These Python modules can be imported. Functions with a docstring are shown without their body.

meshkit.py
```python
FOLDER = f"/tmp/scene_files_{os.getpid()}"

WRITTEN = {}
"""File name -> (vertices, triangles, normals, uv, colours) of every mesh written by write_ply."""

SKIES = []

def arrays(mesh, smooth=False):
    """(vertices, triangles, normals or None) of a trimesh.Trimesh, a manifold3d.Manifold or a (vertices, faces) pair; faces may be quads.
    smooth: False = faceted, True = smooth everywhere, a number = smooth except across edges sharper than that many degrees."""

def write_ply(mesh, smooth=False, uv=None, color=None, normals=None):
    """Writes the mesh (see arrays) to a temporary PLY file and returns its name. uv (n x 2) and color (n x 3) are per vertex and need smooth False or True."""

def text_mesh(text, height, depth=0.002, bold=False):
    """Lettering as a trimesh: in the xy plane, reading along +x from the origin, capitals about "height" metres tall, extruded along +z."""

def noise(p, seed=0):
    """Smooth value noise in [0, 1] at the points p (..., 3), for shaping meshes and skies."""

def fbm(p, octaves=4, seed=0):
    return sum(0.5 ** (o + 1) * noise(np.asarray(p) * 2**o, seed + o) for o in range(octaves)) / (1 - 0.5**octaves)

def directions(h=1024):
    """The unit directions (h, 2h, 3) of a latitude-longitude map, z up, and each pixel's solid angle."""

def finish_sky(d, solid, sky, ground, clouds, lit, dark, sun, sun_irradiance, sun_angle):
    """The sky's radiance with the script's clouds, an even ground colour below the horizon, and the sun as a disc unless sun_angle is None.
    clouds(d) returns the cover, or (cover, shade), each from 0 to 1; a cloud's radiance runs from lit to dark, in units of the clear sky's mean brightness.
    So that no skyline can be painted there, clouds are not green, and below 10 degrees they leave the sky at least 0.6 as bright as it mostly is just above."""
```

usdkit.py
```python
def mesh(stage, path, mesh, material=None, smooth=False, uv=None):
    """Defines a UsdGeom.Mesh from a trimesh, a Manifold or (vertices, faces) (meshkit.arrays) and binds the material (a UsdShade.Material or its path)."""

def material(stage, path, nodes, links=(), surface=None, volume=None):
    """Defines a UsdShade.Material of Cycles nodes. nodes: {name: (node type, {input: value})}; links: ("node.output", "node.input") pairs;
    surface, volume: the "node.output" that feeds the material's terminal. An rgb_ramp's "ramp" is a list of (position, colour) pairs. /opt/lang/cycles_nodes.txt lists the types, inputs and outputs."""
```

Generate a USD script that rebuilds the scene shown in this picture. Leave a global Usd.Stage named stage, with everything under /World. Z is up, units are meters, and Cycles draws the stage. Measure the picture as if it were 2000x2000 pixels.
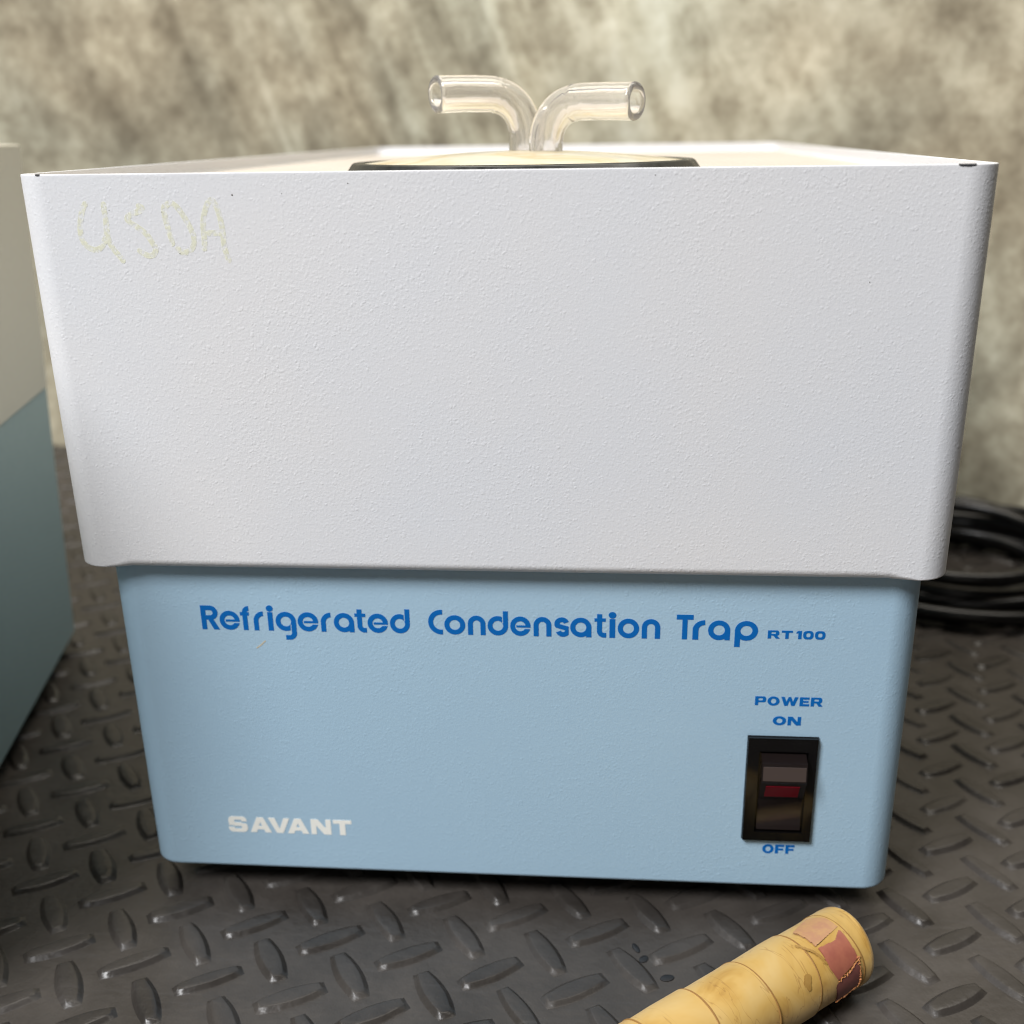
import math, numpy as np, trimesh, usdkit, meshkit
from pxr import Usd, UsdGeom, UsdLux, Gf, Sdf, Vt
from shapely.geometry import Polygon, Point, LineString, box as sbox
from shapely.ops import unary_union
from shapely import affinity

stage = Usd.Stage.CreateInMemory()
UsdGeom.SetStageUpAxis(stage, UsdGeom.Tokens.z)
UsdGeom.SetStageMetersPerUnit(stage, 1.0)
UsdGeom.Xform.Define(stage, '/World')
rng = np.random.default_rng(11)

# ------------------------------------------------------------------ camera
CAM = np.array([0.0518, -0.4608, 0.3515])
YAW, PITCH, ROLL = -0.08696, 0.38360, -0.014246
F_PX, PX, PY = 2251.07, 1029.44, 1162.53          # for a picture 2000 wide
fw = np.array([math.sin(YAW) * math.cos(PITCH), math.cos(YAW) * math.cos(PITCH), -math.sin(PITCH)])
r0 = np.array([math.cos(YAW), -math.sin(YAW), 0]); u0 = np.cross(r0, fw)
rt = math.cos(ROLL) * r0 + math.sin(ROLL) * u0; up = -math.sin(ROLL) * r0 + math.cos(ROLL) * u0
cam = UsdGeom.Camera.Define(stage, '/World/camera')
m = Gf.Matrix4d(1)
for i, v in enumerate((rt, up, -fw, CAM)):
    m.SetRow(i, Gf.Vec4d(*map(float, v), 1.0 if i == 3 else 0.0))
cam.AddTransformOp().Set(m)
cam.CreateHorizontalApertureAttr(36.0); cam.CreateVerticalApertureAttr(36.0)
cam.CreateFocalLengthAttr(36.0 * F_PX / 2000)
cam.CreateHorizontalApertureOffsetAttr((1000 - PX) / 2000 * 36)
cam.CreateVerticalApertureOffsetAttr((PY - 1000) / 2000 * 36)
cam.CreateFocusDistanceAttr(0.475); cam.CreateFStopAttr(7.2)
cam.CreateExposureAttr(0.0)
cam.CreateClippingRangeAttr(Gf.Vec2f(0.02, 50))

# ------------------------------------------------------------------ lamps
def rect_light(name, pos, target, w, h, intensity, color):
    l = UsdLux.RectLight.Define(stage, '/World/' + name)
    z = np.array(pos, float) - np.array(target, float); z /= np.linalg.norm(z)
    x = np.cross([0, 0, 1.0], z); x = x / np.linalg.norm(x) if np.linalg.norm(x) > 1e-6 else np.array([1.0, 0, 0])
    y = np.cross(z, x)
    mm = Gf.Matrix4d(1)
    for i, v in enumerate((x, y, z, pos)):
        mm.SetRow(i, Gf.Vec4d(*map(float, v), 1.0 if i == 3 else 0.0))
    l.AddTransformOp().Set(mm)
    l.CreateWidthAttr(w); l.CreateHeightAttr(h); l.CreateIntensityAttr(intensity); l.CreateColorAttr(Gf.Vec3f(*color))

rect_light('softbox_key', (-1.30, -1.75, 2.55), (0, 0.1, 0.25), 1.05, 1.05, 42.5, (0.985, 0.985, 1.0))
rect_light('front_fill', (-0.5, -2.2, 0.75), (0, 0, 0.2), 1.8, 1.4, 0.55, (1.0, 0.95, 0.88))  # added lamp: low warm fill standing in for bounced light
rect_light('ceiling_panel', (0.12, 0.50, 2.0), (0.12, 0.501, 0), 2.6, 1.0, 5.0, (1.0, 0.94, 0.84))

FZ = -0.004                                                # level of the mat; the white machine's base stands clear of it on its feet
def onto(p): return CAM[:2] + (np.asarray(p, float) - CAM[:2]) * (CAM[2] - FZ) / CAM[2]   # survey points were taken for a mat at 0

# ------------------------------------------------------------------ helpers
names = {}
def numbered(parent, name):
    k = (parent, name); n = names.get(k, 0); names[k] = n + 1
    return f'{parent}/{name}' if n == 0 else f'{parent}/{name}_{n:03d}'
def thing(name, label, cat, loc=(0, 0, 0), rotz=0, group=None):
    p = numbered('/World', name)
    x = UsdGeom.Xform.Define(stage, p); x.AddTranslateOp().Set(Gf.Vec3d(*loc)); x.AddRotateZOp().Set(rotz)
    tag(x.GetPrim(), label, cat, group)
    return p
def tag(prim, label=None, cat=None, group=None, kind=None):
    for k, v in (('label', label), ('category', cat), ('group', group), ('kind', kind)):
        if v: prim.SetCustomDataByKey(k, v)
def obj(name, mesh, mat, parent='/World', smooth=30, label=None, kind=None):
    p = numbered(parent, name)
    usdkit.mesh(stage, p, mesh, mat, smooth=smooth)
    tag(stage.GetPrimAtPath(p), label, None, None, kind)
    return p
def cat(*ms): return trimesh.util.concatenate(list(ms))
def M(name, nodes, links, surface='p.BSDF'):
    return usdkit.material(stage, '/World/Looks/' + name, nodes, links, surface=surface)
def plain(name, col, rough=0.5, **kw):
    return M(name, {'p': ('principled_bsdf', {'base_color': col, 'roughness': rough, **kw})}, [])
def grid_mesh(P, closed_u=False):
    """P (n, m, 3): a sheet; u is the first axis."""
    n, k = P.shape[:2]; f = []
    for i in range(n if closed_u else n - 1):
        a = i * k + np.arange(k - 1); b = ((i + 1) % n) * k + np.arange(k - 1)
        f.append(np.stack([a, b, b + 1, a + 1], 1))
    f = np.vstack(f); f = np.vstack([f[:, [0, 1, 2]], f[:, [0, 2, 3]]])
    t = trimesh.Trimesh(P.reshape(-1, 3), f, process=False)
    return t
def extrude_y(poly, y_front, depth):
    """A shapely shape drawn in x, z, standing on the plane y = y_front and going back by depth."""
    out = []
    for g in getattr(poly, 'geoms', [poly]):
        if g.is_empty or g.area < 1e-10: continue
        t = trimesh.creation.extrude_polygon(g, depth, engine='earcut')
        v = t.vertices.copy(); t.vertices = np.stack([v[:, 0], y_front + depth - v[:, 2], v[:, 1]], 1)
        out.append(t)
    t = cat(*out); t.fix_normals(); return t
def outline(hx, y0, y1, r, n_arc=18, step=0.006, cx=0.0):
    """Rounded rectangle: points, outward normals, and 1 in the middle of a straight, 0 on a corner."""
    pts, nor, st = [], [], []
    cs = [(hx - r, y0 + r, -90), (hx - r, y1 - r, 0), (-hx + r, y1 - r, 90), (-hx + r, y0 + r, 180)]
    for i, (x, y, a0) in enumerate(cs):
        a = np.radians(a0 + np.linspace(0, 90, n_arc))
        P = np.stack([x + r * np.cos(a), y + r * np.sin(a)], 1)
        pts.append(P); nor.append(np.stack([np.cos(a), np.sin(a)], 1)); st.append(np.zeros(n_arc))
        x2, y2, a2 = cs[(i + 1) % 4]
        q = np.array([x2 + r * math.cos(math.radians(a2)), y2 + r * math.sin(math.radians(a2))])
        L = np.linalg.norm(q - P[-1]); k = max(2, int(L / step))
        t = np.linspace(0, 1, k + 1)[1:-1]
        pts.append(P[-1] + t[:, None] * (q - P[-1])); nor.append(np.repeat(nor[-1][-1:], len(t), 0))
        d = np.minimum(t, 1 - t) * L; s = np.clip(d / 0.014, 0, 1); st.append(s * s * (3 - 2 * s))
    P = np.vstack(pts); P[:, 0] += cx
    return P, np.vstack(nor), np.concatenate(st)
def sweep(points, radius, n=12, caps=True, radii=None):
    P = np.asarray(points, float); T = np.gradient(P, axis=0); T /= np.linalg.norm(T, axis=1, keepdims=True)
    ref = np.array([0, 0, 1.0]) if abs(T[0, 2]) < 0.9 else np.array([0, 1.0, 0])
    N = np.cross(T[0], ref); N /= np.linalg.norm(N); rings = []
    a = np.linspace(0, 2 * np.pi, n, endpoint=False)
    for i in range(len(P)):
        N = N - T[i] * (N @ T[i]); N /= np.linalg.norm(N); B = np.cross(T[i], N)
        rr = radius if radii is None else radii[i]
        rings.append(P[i] + rr * (np.cos(a)[:, None] * N + np.sin(a)[:, None] * B))
    V = np.vstack(rings); f = []
    for i in range(len(P) - 1):
        for j in range(n):
            p, q = i * n + j, i * n + (j + 1) % n
            f += [[p, q, q + n], [p, q + n, p + n]]
    if caps:
        c0 = len(V); V = np.vstack([V, P[0], P[-1]])
        for j in range(n):
            f += [[c0, (j + 1) % n, j], [c0 + 1, (len(P) - 1) * n + j, (len(P) - 1) * n + (j + 1) % n]]
    t = trimesh.Trimesh(V, np.array(f), process=False); return t
def revolve(profile, n=96):
    """profile (r, z) turned about z, closed by its own ends where r = 0."""
    pr = np.asarray(profile, float); a = np.linspace(0, 2 * np.pi, n, endpoint=False)
    P = np.stack([np.outer(np.cos(a), pr[:, 0]), np.outer(np.sin(a), pr[:, 0]), np.repeat(pr[None, :, 1], n, 0)], -1)
    t = grid_mesh(P, closed_u=True); t.merge_vertices(); t.update_faces(t.nondegenerate_faces()); return t
def rbox(sx, sy, sz, c, b=0.0006):
    from manifold3d import Manifold
    v = []
    for i in (-1, 1):
        for j in (-1, 1):
            for k in (-1, 1):
                e = np.array([i * sx / 2, j * sy / 2, k * sz / 2]); s = np.array([i, j, k]) * b
                for ax in range(3):
                    q = e - s; q[ax] = e[ax]; v.append(q)
    t = trimesh.convex.convex_hull(np.array(v)); t.apply_translation(c); return t

# ------------------------------------------------------------------ materials
def powder_coat(name, col, rough, scale, dist, tint=None, specks=True):
    """Hammered powder coat: small irregular lumps, a little uneven in tone."""
    n = {
        'g': ('geometry', {}),
        'wv': ('noise_texture', {'scale': scale * 0.8, 'detail': 0.0}),
        'wo': ('vector_math', {'math_type': 'multiply_add', 'vector2': (0.9 / scale, 0.9 / scale, 0.9 / scale)}),
        'n1': ('voronoi_texture', {'scale': scale, 'feature': 'f1', 'randomness': 1.0}),
        'n1s': ('map_range', {'range_type': 'smoothstep', 'from_min': 0.62, 'from_max': 0.05, 'to_min': 0.0, 'to_max': 1.0, 'clamp': True}),
        'big': ('noise_texture', {'scale': scale * 0.5, 'detail': 1.0}),
        'lump': ('map_range', {'range_type': 'smoothstep', 'from_min': 0.34, 'from_max': 0.72, 'to_min': 0.15, 'to_max': 1.0, 'clamp': True}),
        'fine': ('noise_texture', {'scale': scale * 1.5, 'detail': 1.0}),
        'ml': ('math', {'math_type': 'multiply', 'value2': 0.75}), 'mm': ('math', {'math_type': 'multiply'}),
        'add': ('math', {'math_type': 'multiply_add', 'value2': 0.75}),
        'amt': ('noise_texture', {'scale': 16.0, 'detail': 1.0}),
        'amr': ('map_range', {'from_min': 0.3, 'from_max': 0.7, 'to_min': 0.55, 'to_max': 1.15}),
        'hm': ('math', {'math_type': 'multiply'}),
        'b': ('bump', {'strength': 1.0, 'distance': dist}),
        'tone': ('noise_texture', {'scale': 7.0, 'detail': 3.0}),
        'ramp': ('rgb_ramp', {'ramp': [(0.3, tint or col), (0.62, col)]}),
        'ro': ('map_range', {'from_min': 0.3, 'from_max': 0.7, 'to_min': rough - 0.06, 'to_max': rough + 0.08}),
        'p': ('principled_bsdf', {'roughness': rough, 'specular_ior_level': 0.42}),
    }
    l = [('g.position', 'wv.vector'), ('wv.color', 'wo.vector1'), ('g.position', 'wo.vector3'), ('wo.vector', 'n1.vector'), ('g.position', 'big.vector'), ('g.position', 'tone.vector'), ('g.position', 'amt.vector'),
         ('n1.distance', 'n1s.value'), ('big.fac', 'lump.value'), ('lump.result', 'ml.value1'), ('ml.value', 'mm.value1'), ('n1s.result', 'mm.value2'), ('mm.value', 'add.value3'), ('g.position', 'fine.vector'), ('fine.fac', 'add.value1'),
         ('amt.fac', 'amr.value'), ('add.value', 'hm.value1'), ('amr.result', 'hm.value2'),
         ('hm.value', 'b.height'), ('b.normal', 'p.normal'), ('tone.fac', 'ramp.fac'), ('ramp.color', 'p.base_color'),
         ('big.fac', 'ro.value'), ('ro.result', 'p.roughness')]
    return M(name, n, l)

white_coat = powder_coat('white_coat', (0.73, 0.73, 0.74), 0.5, 600, 0.00011, (0.70, 0.72, 0.755))
blue_coat = powder_coat('blue_coat', (0.370, 0.533, 0.662), 0.47, 580, 0.00009, (0.358, 0.518, 0.648))
cream_coat = powder_coat('cream_coat', (0.63, 0.605, 0.515), 0.55, 560, 0.00010)
grey_coat = powder_coat('grey_blue_coat', (0.335, 0.435, 0.44), 0.5, 560, 0.00010)
tray_mat = M('tray_paint', {'g': ('geometry', {}), 't': ('noise_texture', {'scale': 14, 'detail': 4}),
    'r': ('rgb_ramp', {'ramp': [(0.35, (0.58, 0.52, 0.46)), (0.65, (0.62, 0.57, 0.51))]}),
    'n': ('noise_texture', {'scale': 380, 'detail': 2}), 'b': ('bump', {'distance': 0.0001}),
    'p': ('principled_bsdf', {'roughness': 0.45})},
    [('g.position', 't.vector'), ('g.position', 'n.vector'), ('n.fac', 'b.height'), ('b.normal', 'p.normal'), ('t.fac', 'r.fac'), ('r.color', 'p.base_color')])
ink_blue = plain('blue_ink', (0.0, 0.122, 0.43), 0.6, specular_ior_level=0.2)
ink_white = plain('white_ink', (0.86, 0.86, 0.80), 0.5)
black_plastic = plain('black_plastic', (0.004, 0.0037, 0.0038), 0.10, specular_ior_level=0.35)
rocker_plastic = plain('smoked_plastic', (0.012, 0.0085, 0.0080), 0.16, specular_ior_level=0.5)
rocker_sheen_mat = plain('painted_rocker_reflection', (0.062, 0.046, 0.040), 0.2)  # paler than the paddle: its brownish reflection is put into the colour
red_plastic = plain('red_lens', (0.14, 0.002, 0.009), 0.12)
rubber = plain('black_rubber', (0.014, 0.014, 0.015), 0.42)
steel_chip = plain('bare_chip', (0.02, 0.022, 0.028), 0.5)
speck_mat = plain('dirt_speck', (0.16, 0.15, 0.14), 0.7)
scratch_mat = plain('scratch', (0.52, 0.47, 0.36), 0.6)
gasket_mat = M('gasket_rubber', {'g': ('geometry', {}), 'n': ('noise_texture', {'scale': 120, 'detail': 4}),
    'ro': ('map_range', {'from_min': 0.3, 'from_max': 0.7, 'to_min': 0.2, 'to_max': 0.45}),
    'p': ('principled_bsdf', {'base_color': (0.018, 0.020, 0.019)})}, [('g.position', 'n.vector'), ('n.fac', 'ro.value'), ('ro.result', 'p.roughness')])
lid_mat = M('lid_cream', {'g': ('geometry', {}), 't': ('noise_texture', {'scale': 34, 'detail': 4, 'distortion': 1.0}),
    'r': ('rgb_ramp', {'ramp': [(0.36, (0.64, 0.52, 0.31)), (0.5, (0.72, 0.65, 0.48)), (0.66, (0.74, 0.70, 0.57))]}),
    'p': ('principled_bsdf', {'roughness': 0.22})}, [('g.position', 't.vector'), ('t.fac', 'r.fac'), ('r.color', 'p.base_color')])
glass_mat = M('tube_glass', {'g': ('geometry', {}), 'n': ('noise_texture', {'scale': 150, 'detail': 5}),
    'ro': ('map_range', {'from_min': 0.4, 'from_max': 0.75, 'to_min': 0.0, 'to_max': 0.14, 'clamp': True}),
    'n2': ('noise_texture', {'scale': 60, 'detail': 2}), 'b': ('bump', {'distance': 0.0004}),
    'p': ('principled_bsdf', {'base_color': (0.975, 0.96, 0.94), 'transmission_weight': 0.895, 'ior': 1.46})},
    [('g.position', 'n.vector'), ('n.fac', 'ro.value'), ('ro.result', 'p.roughness'), ('g.position', 'n2.vector'), ('n2.fac', 'b.height'), ('b.normal', 'p.normal')])
cable_mat = plain('cable_sheath', (0.005, 0.0047, 0.0047), 0.30)
def mat_rubber(name, c0, c1, r_lo, r_hi):
    return M(name, {'g': ('geometry', {}), 'n': ('noise_texture', {'scale': 16, 'detail': 6, 'roughness': 0.65}),
    'f': ('noise_texture', {'scale': 700, 'detail': 3}), 'mm': ('mapping', {'scale': (22, 260, 60), 'rotation': (0, 0, 0.5)}),
    's': ('noise_texture', {'scale': 1.0, 'detail': 4}),
    'ss': ('map_range', {'from_min': 0.60, 'from_max': 0.72, 'to_min': 0.0, 'to_max': 0.6, 'clamp': True}),
    'r': ('rgb_ramp', {'ramp': [(0.34, c0), (0.66, c1)]}),
    'mx': ('mix_color', {'b': (0.06, 0.054, 0.05)}),
    'ro': ('map_range', {'from_min': 0.35, 'from_max': 0.65, 'to_min': r_lo, 'to_max': r_hi}),
    'b': ('bump', {'distance': 0.00006, 'strength': 1.0}), 'w': ('noise_texture', {'scale': 130, 'detail': 3}), 'b2': ('bump', {'distance': 0.0006, 'strength': 1.0}),
    'p': ('principled_bsdf', {'specular_ior_level': 0.45})},
    [('g.position', 'n.vector'), ('g.position', 'f.vector'), ('g.position', 'mm.vector'), ('mm.vector', 's.vector'), ('s.fac', 'ss.value'),
     ('n.fac', 'r.fac'), ('r.color', 'mx.a'), ('ss.result', 'mx.fac'), ('mx.result', 'p.base_color'),
     ('n.fac', 'ro.value'), ('ro.result', 'p.roughness'), ('f.fac', 'b.height'), ('g.position', 'w.vector'), ('w.fac', 'b2.height'), ('b.normal', 'b2.normal'), ('b2.normal', 'p.normal')])
floor_mat = mat_rubber('tread_rubber', (0.036, 0.0312, 0.0270), (0.066, 0.0578, 0.0505), 0.34, 0.52)
lug_mats = [mat_rubber('tread_lug_rubber', (0.025, 0.0218, 0.0192), (0.050, 0.0440, 0.0388), 0.28, 0.44),
            mat_rubber('tread_lug_rubber_worn', (0.031, 0.0273, 0.0242), (0.058, 0.0510, 0.0452), 0.30, 0.46)]
cloth_mat = M('mottled_cloth', {'g': ('geometry', {}),
    'a': ('noise_texture', {'scale': 5.5, 'detail': 2, 'distortion': 0.3}),
    'b': ('noise_texture', {'scale': 34, 'detail': 6, 'roughness': 0.72}),
    'c': ('noise_texture', {'scale': 3.3, 'detail': 2}),
    'du': ('vector_math', {'math_type': 'dot_product', 'vector2': (32.0, 0, 13.4)}),
    'dv': ('vector_math', {'math_type': 'dot_product', 'vector2': (-1.5, 0, 3.6)}),
    'xyz': ('combine_xyz', {}),
    'st': ('noise_texture', {'scale': 1.0, 'detail': 3, 'roughness': 0.55}),
    's0': ('math', {'math_type': 'multiply', 'value2': 0.30}),
    'sx': ('separate_xyz', {}), 'dx': ('math', {'math_type': 'add', 'value2': 0.10}), 'ab': ('math', {'math_type': 'absolute'}),
    'mk': ('map_range', {'range_type': 'smoothstep', 'from_min': 0.38, 'from_max': 0.10, 'to_min': 0.10, 'to_max': 0.46, 'clamp': True}),
    'mo': ('map_range', {'range_type': 'smoothstep', 'from_min': 0.38, 'from_max': 0.10, 'to_min': 0.415, 'to_max': 0.255, 'clamp': True}),
    'ad': ('math', {'math_type': 'add'}),
    's1': ('math', {'math_type': 'multiply_add'}),
    's2': ('math', {'math_type': 'multiply_add', 'value2': 0.46}), 's3': ('math', {'math_type': 'subtract', 'value2': 0.30}),
    'r': ('rgb_ramp', {'ramp': [(0.40, (0.15, 0.128, 0.094)), (0.48, (0.245, 0.22, 0.168)), (0.55, (0.355, 0.33, 0.262)), (0.63, (0.50, 0.482, 0.40)), (0.70, (0.59, 0.58, 0.51))]}),
    'hue': ('rgb_ramp', {'ramp': [(0.38, (1.05, 0.985, 0.87)), (0.62, (0.99, 1.01, 0.95))]}),
    'mu': ('mix_color', {'blend_type': 'multiply', 'fac': 1.0, 'use_clamp': False}),
    'w': ('noise_texture', {'scale': 900, 'detail': 1}), 'bp': ('bump', {'distance': 0.0003}),
    'p': ('principled_bsdf', {'roughness': 0.85})},
    [('g.position', 'a.vector'), ('g.position', 'b.vector'), ('g.position', 'c.vector'), ('g.position', 'du.vector1'), ('g.position', 'dv.vector1'),
     ('du.value', 'xyz.x'), ('dv.value', 'xyz.z'), ('xyz.vector', 'st.vector'),
     ('a.fac', 's0.value1'), ('g.position', 'sx.vector'), ('sx.x', 'dx.value1'), ('dx.value', 'ab.value1'), ('ab.value', 'mk.value'), ('ab.value', 'mo.value'), ('mk.result', 's1.value2'), ('mo.result', 'ad.value1'), ('s0.value', 'ad.value2'), ('st.fac', 's1.value1'), ('ad.value', 's1.value3'), ('b.fac', 's2.value1'), ('s1.value', 's2.value3'), ('s2.value', 's3.value1'), ('s3.value', 'r.fac'),
     ('c.fac', 'hue.fac'), ('r.color', 'mu.a'), ('hue.color', 'mu.b'), ('mu.result', 'p.base_color'),
     ('g.position', 'w.vector'), ('w.fac', 'bp.height'), ('bp.normal', 'p.normal')])
tape_mat = M('aged_tape', {'tc': ('texture_coordinate', {}), 'n': ('noise_texture', {'scale': 34, 'detail': 4, 'distortion': 1.2}),
    'r': ('rgb_ramp', {'ramp': [(0.30, (0.32, 0.16, 0.024)), (0.40, (0.46, 0.27, 0.055)), (0.50, (0.53, 0.335, 0.09)), (0.75, (0.56, 0.385, 0.14))]}),
    'mp': ('mapping', {'scale': (1500, 60, 60)}), 'w': ('noise_texture', {'scale': 1, 'detail': 2}),
    'mc': ('mapping', {'scale': (130, 26, 26)}), 'cr': ('noise_texture', {'scale': 1.0, 'detail': 3, 'distortion': 0.5}),
    'crk': ('rgb_ramp', {'ramp': [(0.0, (1, 1, 1)), (0.492, (1, 1, 1)), (0.5, (0.42, 0.26, 0.12)), (0.508, (1, 1, 1)), (1.0, (1, 1, 1))]}),
    'mu': ('mix_color', {'blend_type': 'multiply', 'fac': 0.55}),
    'hb': ('math', {'math_type': 'multiply_add', 'value2': 0.35}),
    'b': ('bump', {'distance': 0.00010}),
    'p': ('principled_bsdf', {'roughness': 0.6, 'sheen_weight': 0.15})},
    [('tc.object', 'n.vector'), ('n.fac', 'r.fac'), ('tc.object', 'mp.vector'), ('mp.vector', 'w.vector'), ('tc.object', 'mc.vector'), ('mc.vector', 'cr.vector'),
     ('cr.fac', 'crk.fac'), ('r.color', 'mu.a'), ('crk.color', 'mu.b'), ('mu.result', 'p.base_color'),
     ('w.fac', 'hb.value1'), ('cr.fac', 'hb.value3'), ('hb.value', 'b.height'), ('b.normal', 'p.normal')])
tape_edge = plain('tape_edge', (0.29, 0.15, 0.038), 0.7)
def patch_mat(name, c0, c1):
    return M(name, {'tc': ('texture_coordinate', {}), 'n': ('noise_texture', {'scale': 160, 'detail': 5, 'roughness': 0.65}),
        'r': ('rgb_ramp', {'ramp': [(0.36, c0), (0.62, c1)]}), 'b': ('bump', {'distance': 0.0001}), 'p': ('principled_bsdf', {'roughness': 0.55})},
        [('tc.object', 'n.vector'), ('n.fac', 'r.fac'), ('r.color', 'p.base_color'), ('n.fac', 'b.height'), ('b.normal', 'p.normal')])
stain_mat = patch_mat('brown_stain', (0.34, 0.19, 0.042), (0.39, 0.23, 0.062))
patch_pink = patch_mat('faded_pink_patch', (0.50, 0.29, 0.125), (0.44, 0.225, 0.125))
patch_red = patch_mat('red_patch', (0.37, 0.125, 0.075), (0.31, 0.095, 0.063))
patch_dark = patch_mat('dark_red_patch', (0.215, 0.075, 0.06), (0.17, 0.058, 0.05))
crust = plain('torn_edge', (0.50, 0.21, 0.08), 0.6)
marker = M('faded_marker', {'g': ('geometry', {}), 'n': ('noise_texture', {'scale': 520, 'detail': 3}),
    'f': ('map_range', {'from_min': 0.40, 'from_max': 0.58, 'to_min': 0.04, 'to_max': 0.38, 'clamp': True}),
    'd': ('diffuse_bsdf', {'color': (0.93, 0.93, 0.74)}), 't': ('transparent_bsdf', {}), 'mx': ('mix_closure', {})},
    [('g.position', 'n.vector'), ('n.fac', 'f.value'), ('f.result', 'mx.fac'), ('t.BSDF', 'mx.closure1'), ('d.BSDF', 'mx.closure2')], surface='mx.closure')

# ------------------------------------------------------------------ setting: floor mat
FL = '/World/floor'
X0, X1, Y0, Y1 = -1.5, 1.5, -1.0, 1.3
fx, fy = np.linspace(X0, X1, 41), np.linspace(Y0, Y1, 31)
gx, gy = np.meshgrid(fx, fy, indexing='ij')
usdkit.mesh(stage, numbered('/World', 'floor'), grid_mesh(np.stack([gx, gy, 0 * gx + FZ], -1)), floor_mat, smooth=True)
tag(stage.GetPrimAtPath(FL), 'dark rubber floor mat with raised diamond tread pattern', None, None, 'structure')
O = onto([-0.14355, -0.03587]); A1 = np.array([0.038885, -0.008766]) * 1.0114; A2 = np.array([0.008391, 0.039612]) * 1.0114
def lug(seed, detail=True):
    g = np.random.default_rng(seed)
    L, Wd, H = 0.0156, 0.0053, 0.0022
    def ring(s, z, add=0.0):
        t = np.linspace(-1, 1, 9 if detail else 5)
        e = 0.72                                           # blunt ends: the lens is cut short
        w = Wd * (1 - (t * e) ** 2) ** 0.9 * s + add
        x = t * (L * (0.62 + 0.38 * s) + add)
        top = np.stack([x, w, np.full_like(x, z)], 1); bot = np.stack([x[::-1], -w[::-1], np.full_like(x, z)], 1)
        return np.vstack([top, bot])
    rings = [ring(1.0, -0.0003, 0.0012), ring(1.0, 0.0001, 0.0007), ring(0.97, 0.0005, 0.0002), ring(0.80, H * 0.80), ring(0.64, H * 0.96), ring(0.25, H)] if detail else \
            [ring(1.0, -0.0003, 0.0012), ring(0.96, 0.0005, 0.0001), ring(0.7, H * 0.9), ring(0.25, H)]
    n = len(rings[0]); V = np.vstack(rings); f = []
    for i in range(len(rings) - 1):
        for j in range(n):
            p, q = i * n + j, i * n + (j + 1) % n
            f += [[p, p + n, q + n], [p, q + n, q]]
    b = (len(rings) - 1) * n; k = n // 2
    for j in range(k - 1):
        f += [[b + j, b + n - 1 - j, b + n - 2 - j], [b + j, b + n - 2 - j, b + j + 1]]
    V = V * np.array([1 + g.normal(0, 0.02), 1 + g.normal(0, 0.05), 1 + g.normal(0, 0.07)])
    t = trimesh.Trimesh(V, np.array(f), process=False); t.fix_normals(); return t
def hidden_by_box(p, hx0, hx1, y0, y1, h):
    """Whether a box between the camera and the floor point p hides it (slab test)."""
    d = p - CAM; t0, t1 = 0.0, 0.995
    for a, lo, hi in ((0, hx0, hx1), (1, y0, y1), (2, 0.015, h)):
        if abs(d[a]) < 1e-9: continue
        q0, q1 = sorted(((lo - CAM[a]) / d[a], (hi - CAM[a]) / d[a])); t0, t1 = max(t0, q0), min(t1, q1)
    return t0 < t1
ang0 = math.atan2(A1[1], A1[0])
lugs = []
Minv = np.linalg.inv(np.array([A1, A2]).T)
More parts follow.
